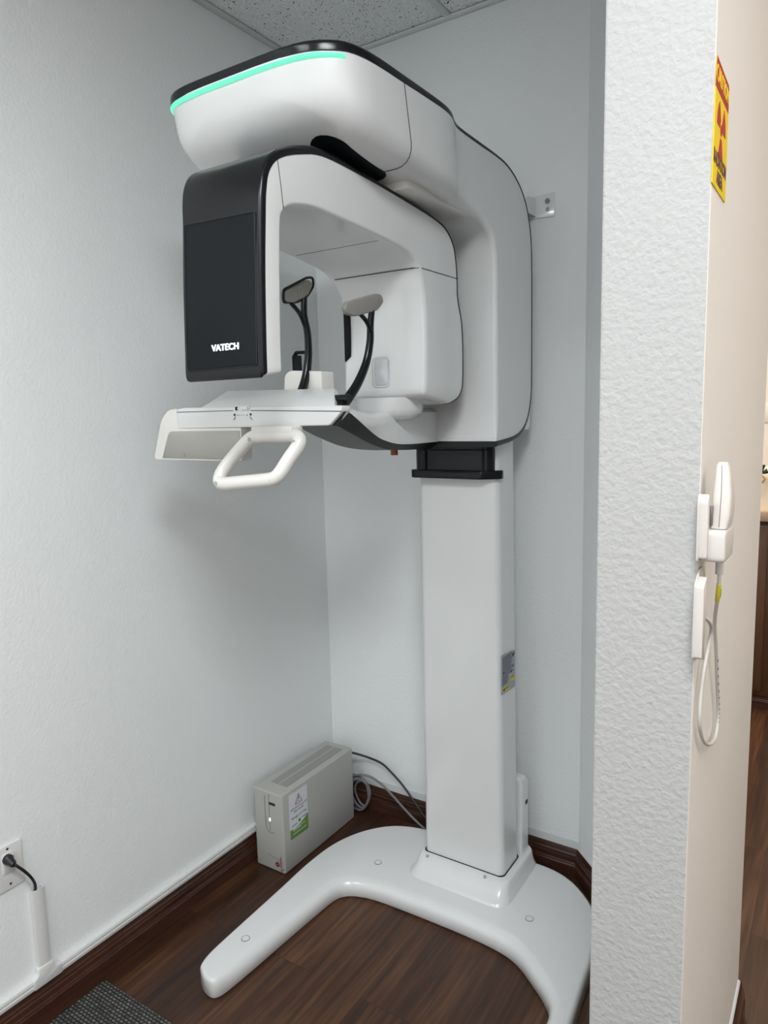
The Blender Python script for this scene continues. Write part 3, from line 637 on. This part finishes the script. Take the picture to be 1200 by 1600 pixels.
for i, (s, z, sz, mm) in enumerate((('DO NOT turn off', .207, .0115, INKG), ('this switch', .196, .0115, INKG), ('Damage to X-Ray', .176, .0110, INKG))):
    text('sticker_text', s, sz, (X1+.0006, -.4085, z), (0, 1, 0), (0, 0, 1), mm, st)
bm = bmesh.new(); cyl(bm, (X1+.0005, -.406, .155), (1, 0, 0), .0065, .0005, 20); link('sticker_emblem', bm, GREEN, st, smooth=30)
text('sticker_text', 'xxxxxxx'[:0]+'service', .0105, (X1+.0006, -.432, .150), (0, 1, 0), (0, 0, 1), INKG, st)
text('sticker_text', 'imaging', .0095, (X1+.0006, -.381, .160), (0, 1, 0), (0, 0, 1), INKG, st)
bm = bmesh.new(); y = -.440
for (a, b, z) in ((-.441, -.378, .136), (-.441, -.400, .131), (-.441, -.372, .119)):
    yy = a
    while yy < b:
        wv = random.uniform(.003, .007); box(bm, X1+.0010, X1+.0014, yy, min(b, yy+wv), z-.0011, z+.0011); yy += wv+.0012
link('band_text', bm, PAPER, st)
set_base(pu, ((X0+X1)/2, (Y0+Y1)/2, 0))

# cables behind it
bm = bmesh.new(); tube(bm, catmull([(.118, -.092, .252), (.140, -.06, .238), (.19, -.035, .222), (.245, -.028, .210), (.285, -.030, .190), (.34, -.036, .155), (.395, -.045, .110), (.455, -.055, .060), (.52, -.06, .02), (.56, -.065, .006)], 6), .0042, 8)
tag(link('power_cable', bm, CABLEK, smooth=60), 'thin black cable running from the top of the power unit down towards the column', 'cable')
bm = bmesh.new()
pts = []
for k in range(4):
    cx_, r = .150+.004*k, .070-.007*k
    for a in range(0, 24): 
        t = 2*PI*a/24; pts.append((cx_+(r-.015)*math.cos(t)+.004*k, -.060+.004*math.sin(t*2)+.006*(k % 2), .083+(r)*math.sin(t)))
pts = pts+[(.20, -.062, .135)]
tube(bm, pts, .0042, 8)
tube(bm, catmull([(.150, -.078, .158), (.185, -.072, .168), (.225, -.062, .163), (.27, -.056, .140), (.31, -.055, .112), (.37, -.064, .078), (.43, -.072, .048), (.50, -.070, .014), (.56, -.068, .006)], 6), .0042, 8)
tag(link('coiled_cable', bm, CABLEG, smooth=60), 'coil of grey cable behind the power unit, its end crossing the back baseboard', 'cable')

# ------------------------------------------------------------------ outlet, plug, raceway
ol = thing('wall_outlet', 'white wall outlet plate low on the left wall', 'outlet')
bm = bmesh.new(); prism(bm, rrect(-1.325, -1.251, .386, .499, .003, 3), lambda y, z, t: Vector((t, y, z)), 0.0003, .0055); pt = link('plate', bm, PLAST, ol, bevel=.002, segs=3)
for z in (.490, .400):
    bm = bmesh.new(); cyl(bm, (.0052, -1.287, z), (1, 0, 0), .0032, .0012, 12); link('plate_screw', bm, CHROME, pt, smooth=30)
bm = bmesh.new(); prism(bm, rrect(-1.304, -1.271, .426, .482, .008, 4), lambda y, z, t: Vector((t, y, z)), .004, .0062); link('socket', bm, PLAST, ol, bevel=.0006, segs=1)
set_base(ol, (0, -1.288, .4425))
pc = thing('plugged_lead', 'black plug and short cord from the wall outlet into the white raceway', 'power cord')
bm = bmesh.new(); loft(bm, [[(x, -1.2895+r*math.cos(2*PI*j/12), .4655+zo+r*math.sin(2*PI*j/12)) for j in range(12)] for x, r, zo in ((.0064, .0125, 0), (.014, .0125, 0), (.018, .0095, -.001), (.030, .0085, -.004), (.035, .005, -.006))])
link('plug', bm, CABLEK, pc, smooth=40)
bm = bmesh.new(); tube(bm, catmull([(.028, -1.289, .462), (.036, -1.282, .452), (.038, -1.268, .432), (.034, -1.252, .405), (.022, -1.238, .375), (.010, -1.232, .345), (.008, -1.2305, .30)], 6), .0036, 8); link('cord', bm, CABLEK, pc, smooth=60)
set_base(pc, (.0064, -1.2895, .4655))
rw = thing('cable_raceway', 'white plastic cable raceway running along the left wall above the baseboard', 'cable raceway')
bm = bmesh.new()
ch = [(-1.243, .0005), (-1.243, .014), (-1.2395, .016), (-1.2155, .016), (-1.212, .014), (-1.212, .0005), (-1.2145, .0005), (-1.2145, .012), (-1.217, .0135), (-1.238, .0135), (-1.2405, .012), (-1.2405, .0005)]
prism(bm, ch, lambda y, x, z: Vector((x, y, z)), .138, .352); link('vertical_channel', bm, PLAST, rw, smooth=30)
bm = bmesh.new(); prism(bm, rpoly([(-1.262, .096), (-1.186, .096), (-1.186, .122), (-1.196, .124), (-1.207, .130), (-1.209, .146), (-1.246, .146), (-1.248, .130), (-1.254, .124), (-1.262, .122)], .002, 2), lambda y, z, t: Vector((t, y, z)), .0005, .0185); link('tee_fitting', bm, PLAST, rw, bevel=.0015, segs=2)
def hch(y0, y1):
    bm = bmesh.new(); prism(bm, [(.0005, .096), (.015, .096), (.0165, .099), (.0165, .106), (.0145, .1065), (.0145, .112), (.0165, .1125), (.0165, .118), (.015, .121), (.0005, .121)], lambda x, z, t: Vector((x, t, z)), y0, y1)
    return link('horizontal_channel', bm, PLAST, rw, smooth=30)
hch(-3.7, -1.262); hch(-1.186, -.03)
set_base(rw, (0, -1.2275, .096))

# ------------------------------------------------------------------ floor mat
bm = bmesh.new(); prism(bm, rrect(.040, .95, -1.75, -1.085, .006, 3), lambda x, y, z: Vector((x, y, z)), .0005, .008)
tag(link('floor_mat', bm, WEAVE, bevel=.002, segs=2), 'dark grey coarsely woven floor mat lying by the left baseboard', 'mat')

# ------------------------------------------------------------------ radiation sign on the partition
XS = 1.487
sg = thing('radiation_sign', 'yellow caution radiation area sticker with magenta trefoil on the partition side', 'sign')
bd = panel_thing('sign_panel', rpoly([(-1.116, 1.771), (-1.008, 1.771), (-1.010, 1.912), (-1.015, 1.916), (-1.112, 1.918)], .002, 2), (XS, 0, 0), (0, 1, 0), (0, 0, 1), (1, 0, 0), .001, YEL, sg, z0=.0003)
panel_thing('red_band', [(-1.1155, 1.883), (-1.0105, 1.883), (-1.0105, 1.912), (-1.0155, 1.916), (-1.1120, 1.9175)], (XS, 0, 0), (0, 1, 0), (0, 0, 1), (1, 0, 0), .0003, MAG, bd, z0=.0013)
text('band_text', 'CAUTION', .026, (XS+.0013, -1.063, 1.899), (0, 1, 0), (0, 0, 1), YEL, bd, sx=.86, off=.0006, weight=.0006)
bm = bmesh.new(); C0 = (-1.063, 1.846)
for a in (math.radians(30), math.radians(150), math.radians(270)):
    o1 = seg_arc(C0, .0345, a-math.radians(30), a+math.radians(30)); i1 = seg_arc(C0, .0105, a+math.radians(30), a-math.radians(30))
    prism(bm, o1+i1, lambda y, z, t: Vector((t, y, z)), XS+.0013, XS+.0017)
cyl(bm, (XS+.0013, *C0), (1, 0, 0), .0068, .0005, 20)
link('trefoil', bm, MAG, bd)
text('sign_text', 'RADIATION', .0225, (XS+.0013, -1.063, 1.805), (0, 1, 0), (0, 0, 1), SIGNK, bd, sx=.82, off=.0003, weight=.0006)
text('sign_text', 'AREA', .0225, (XS+.0013, -1.063, 1.785), (0, 1, 0), (0, 0, 1), SIGNK, bd, sx=.85, off=.0003, weight=.0006)
set_base(sg, (XS, -1.062, 1.844))

# ------------------------------------------------------------------ exposure hand switch, holder and cable clip plate
hh = thing('switch_holder', 'cream plastic wall cradle holding the hand switch on the partition side', 'holder')
bm = bmesh.new()
prism(bm, rpoly([(-1.135, 1.300), (-1.045, 1.298), (-1.048, 1.350), (-1.098, 1.352), (-1.112, 1.356), (-1.118, 1.372), (-1.120, 1.388), (-1.132, 1.390), (-1.137, 1.380)], .006, 4), lambda y, z, t: Vector((t, y, z)), XS+.0005, XS+.004)
link('back_plate', bm, PLASTW, hh, bevel=.0015, segs=2)
bm = bmesh.new()
prism(bm, rpoly([(-1.128, 1.300), (-1.048, 1.298), (-1.048, 1.340), (-1.128, 1.342)], .008, 4), lambda y, z, t: Vector((t, y, z)), XS+.0035, XS+.034)
link('cup', bm, PLASTW, hh, bevel=.004, segs=3)
bm = bmesh.new()
prism(bm, rpoly([(-1.136, 1.305), (-1.126, 1.305), (-1.122, 1.346), (-1.125, 1.386), (-1.131, 1.390), (-1.137, 1.380)], .004, 3), lambda y, z, t: Vector((t, y, z)), XS+.003, XS+.014); link('side_lug', bm, PLASTW, hh, bevel=.002, segs=2)
set_base(hh, (XS, -1.09, 1.298))
hs = thing('hand_switch', 'cream hand-held exposure switch with grey looping cord hanging on the partition', 'hand switch')
bm = bmesh.new()
def hsr(z, y0, y1, x0, x1, r=.007): return [(x, y, z) for x, y in rrect(x0, x1, y0, y1, r, 4)]
loft(bm, [hsr(1.3425, -1.114, -1.062, XS+.012, XS+.033, .006), hsr(1.36, -1.114, -1.062, XS+.013, XS+.036), hsr(1.385, -1.108, -1.066, XS+.013, XS+.036), hsr(1.41, -1.102, -1.072, XS+.014, XS+.033), hsr(1.424, -1.098, -1.076, XS+.015, XS+.030, .006), hsr(1.427, -1.095, -1.079, XS+.017, XS+.028, .005)])
hb = link('handset', bm, PLASTW, hs, smooth=50)
bm = bmesh.new(); tube(bm, [(XS+.024, -1.1145, 1.345), (XS+.0245, -1.1145, 1.36), (XS+.0245, -1.1085, 1.385), (XS+.0235, -1.1022, 1.41), (XS+.0225, -1.0985, 1.424)], .0005, 4); link('shell_joint', bm, PLASTS, hb)
bm = bmesh.new(); box(bm, XS+.0115, XS+.0165, -1.1155, -1.108, 1.347, 1.372); link('recess_shade_patch', bm, PLASTS, hb, bevel=.001, segs=1)  # dark box painted in as the shade between lug and handset
bm = bmesh.new(); cyl(bm, (XS+.026, -1.0775, 1.413), (0, 1, 0), .0045, .006, 14); link('button', bm, PLASTW, hb, smooth=30)
bm = bmesh.new(); cyl(bm, (XS+.022, -1.080, 1.276), (0, 0, 1), .0052, .021, 14)
link('strain_relief', bm, CABLEW, hs, smooth=30)
bm = bmesh.new()
CP = [(XS+.022, -1.080, 1.285), (XS+.022, -1.078, 1.262), (XS+.019, -1.066, 1.236), (XS+.012, -1.030, 1.195), (XS+.010, -.990, 1.140), (XS+.008, -.955, 1.085), (XS+.007, -.925, 1.035), (XS+.007, -.918, 1.005), (XS+.007, -.935, .985), (XS+.007, -.975, .988), (XS+.007, -1.03, 1.01), (XS+.007, -1.075, 1.04), (XS+.007, -1.098, 1.075), (XS+.007, -1.088, 1.125), (XS+.009, -1.062, 1.165), (XS+.012, -1.060, 1.190), (XS+.013, -1.082, 1.208), (XS+.008, -1.104, 1.222)]
CPs = catmull(CP, 7); tube(bm, CPs, .0026, 8); cord = link('cord', bm, CABLEW, hs, smooth=60)
bm = bmesh.new(); tube(bm, CPs[7:15], .0033, 10); tg = link('cord_tag', bm, YEL2, cord, smooth=60)
a, b = CPs[9], CPs[13]
text('tag_text', 'IL-300K', .0045, (a+b)/2+Vector((.0033, 0, 0)), (b-a), Vector((0, 1, 0)), INK, tg, off=.0002)
bm = bmesh.new()
for k in range(30, 52, 2):
    if k+1 < len(CPs):
        p, q = CPs[k], CPs[k+1]; tube(bm, [p+Vector((.0008, 0, 0)), p.lerp(q, .55)+Vector((.0008, 0, 0))], .0022, 6)
link('cord_print', bm, INKG, cord)
set_base(hs, (XS, -1.088, 1.33))
cpn = thing('cable_clip_plate', 'narrow cream plastic clip plate guiding the cord below the switch holder', 'cable clip')
bm = bmesh.new(); prism(bm, rpoly([(-1.140, 1.172), (-1.100, 1.160), (-1.072, 1.185), (-1.066, 1.268), (-1.085, 1.286), (-1.112, 1.287), (-1.140, 1.272)], .004, 3), lambda y, z, t: Vector((t, y, z)), XS+.0005, XS+.0035); link('plate', bm, PLASTW, cpn, bevel=.001, segs=1)
bm = bmesh.new(); prism(bm, rpoly([(-1.140, 1.174), (-1.118, 1.166), (-1.118, 1.280), (-1.140, 1.270)], .003, 3), lambda y, z, t: Vector((t, y, z)), XS+.003, XS+.013); link('channel', bm, PLASTW, cpn, bevel=.002, segs=2)
set_base(cpn, (XS, -1.105, 1.16))

# ------------------------------------------------------------------ the far room seen past the partition
cb = thing('base_cabinet', 'dark brown wooden base cabinet in the far room', 'cabinet')
bm = bmesh.new(); box(bm, .55, 1.375, 1.72, 2.30, .07, .948); link('body', bm, CABW, cb, bevel=.002, segs=1)
bm = bmesh.new(); box(bm, .55, 1.36, 1.76, 2.28, 0, .07); link('toe_kick', bm, BASEX, cb)
for x in (.57, .97):
    bm = bmesh.new(); box(bm, x, x+.375, 1.703, 1.72, .10, .93); d_ = link('door', bm, CABW, cb, bevel=.003, segs=2)
    bm = bmesh.new(); cyl(bm, (x+.04, 1.703, .80), (0, -1, 0), .012, .02, 16); link('knob', bm, CHROME, d_, smooth=30)
set_base(cb, (.96, 2.0, 0))
bm = bmesh.new(); box(bm, .53, 1.384, 1.685, 2.32, .948, .996); tag(link('countertop', bm, LAM, bevel=.003, segs=2), 'tan laminate countertop on the dark cabinet in the far room', 'countertop')
profile_board('baseboard_far', (1.30, 1.742), (1.50, 1.742), (0, -1), BASEX)
gb = thing('gift_box', 'cream paper gift bag with dark green bow standing on the far countertop', 'gift bag')
bm = bmesh.new(); loft(bm, [rr3(1.275, 1.39, 1.73, 1.83, .02, .996), rr3(1.275, 1.39, 1.73, 1.83, .02, 1.14), rr3(1.31, 1.37, 1.75, 1.81, .015, 1.195), rr3(1.32, 1.36, 1.76, 1.80, .01, 1.205)]); link('bag', bm, CREAM, gb, smooth=40)
bm = bmesh.new()
for a, s in ((.4, 1), (2.6, 1), (1.5, 1.2)):
    c = Vector((1.303, 1.722, 1.175)); d = Vector((math.cos(a)*.028*s, -.004, math.sin(a)*.035*s)); n = Vector((-math.sin(a)*.013, 0, math.cos(a)*.013))
    loft(bm, [[c+n*.3, c+Vector((0, -.004, 0)), c-n*.3], [c+d+n, c+d+Vector((0, -.008, 0)), c+d-n]])
link('bow', bm, BOW, gb, smooth=50)
bm = bmesh.new(); tube(bm, catmull([(1.296, 1.722, 1.165), (1.288, 1.718, 1.145), (1.300, 1.716, 1.120), (1.286, 1.72, 1.10)], 5), .004, 6); tube(bm, catmull([(1.305, 1.722, 1.165), (1.318, 1.716, 1.150), (1.306, 1.715, 1.13)], 5), .004, 6); link('ribbon', bm, GOLD, gb, smooth=50)
set_base(gb, (1.3325, 1.78, .996))
sw2 = thing('light_switch', 'small white light switch plate on the far warm wall above the counter', 'light switch')
bm = bmesh.new(); prism(bm, rrect(1.235, 1.305, 1.40, 1.51, .004, 3), lambda x, z, t: Vector((x, 2.449-t, z)), 0, .006); link('plate', bm, PLAST, sw2, bevel=.001, segs=1)
bm = bmesh.new(); box(bm, 1.263, 1.277, 2.436, 2.444, 1.445, 1.468); link('toggle', bm, PLAST, sw2)
set_base(sw2, (1.27, 2.449, 1.455))
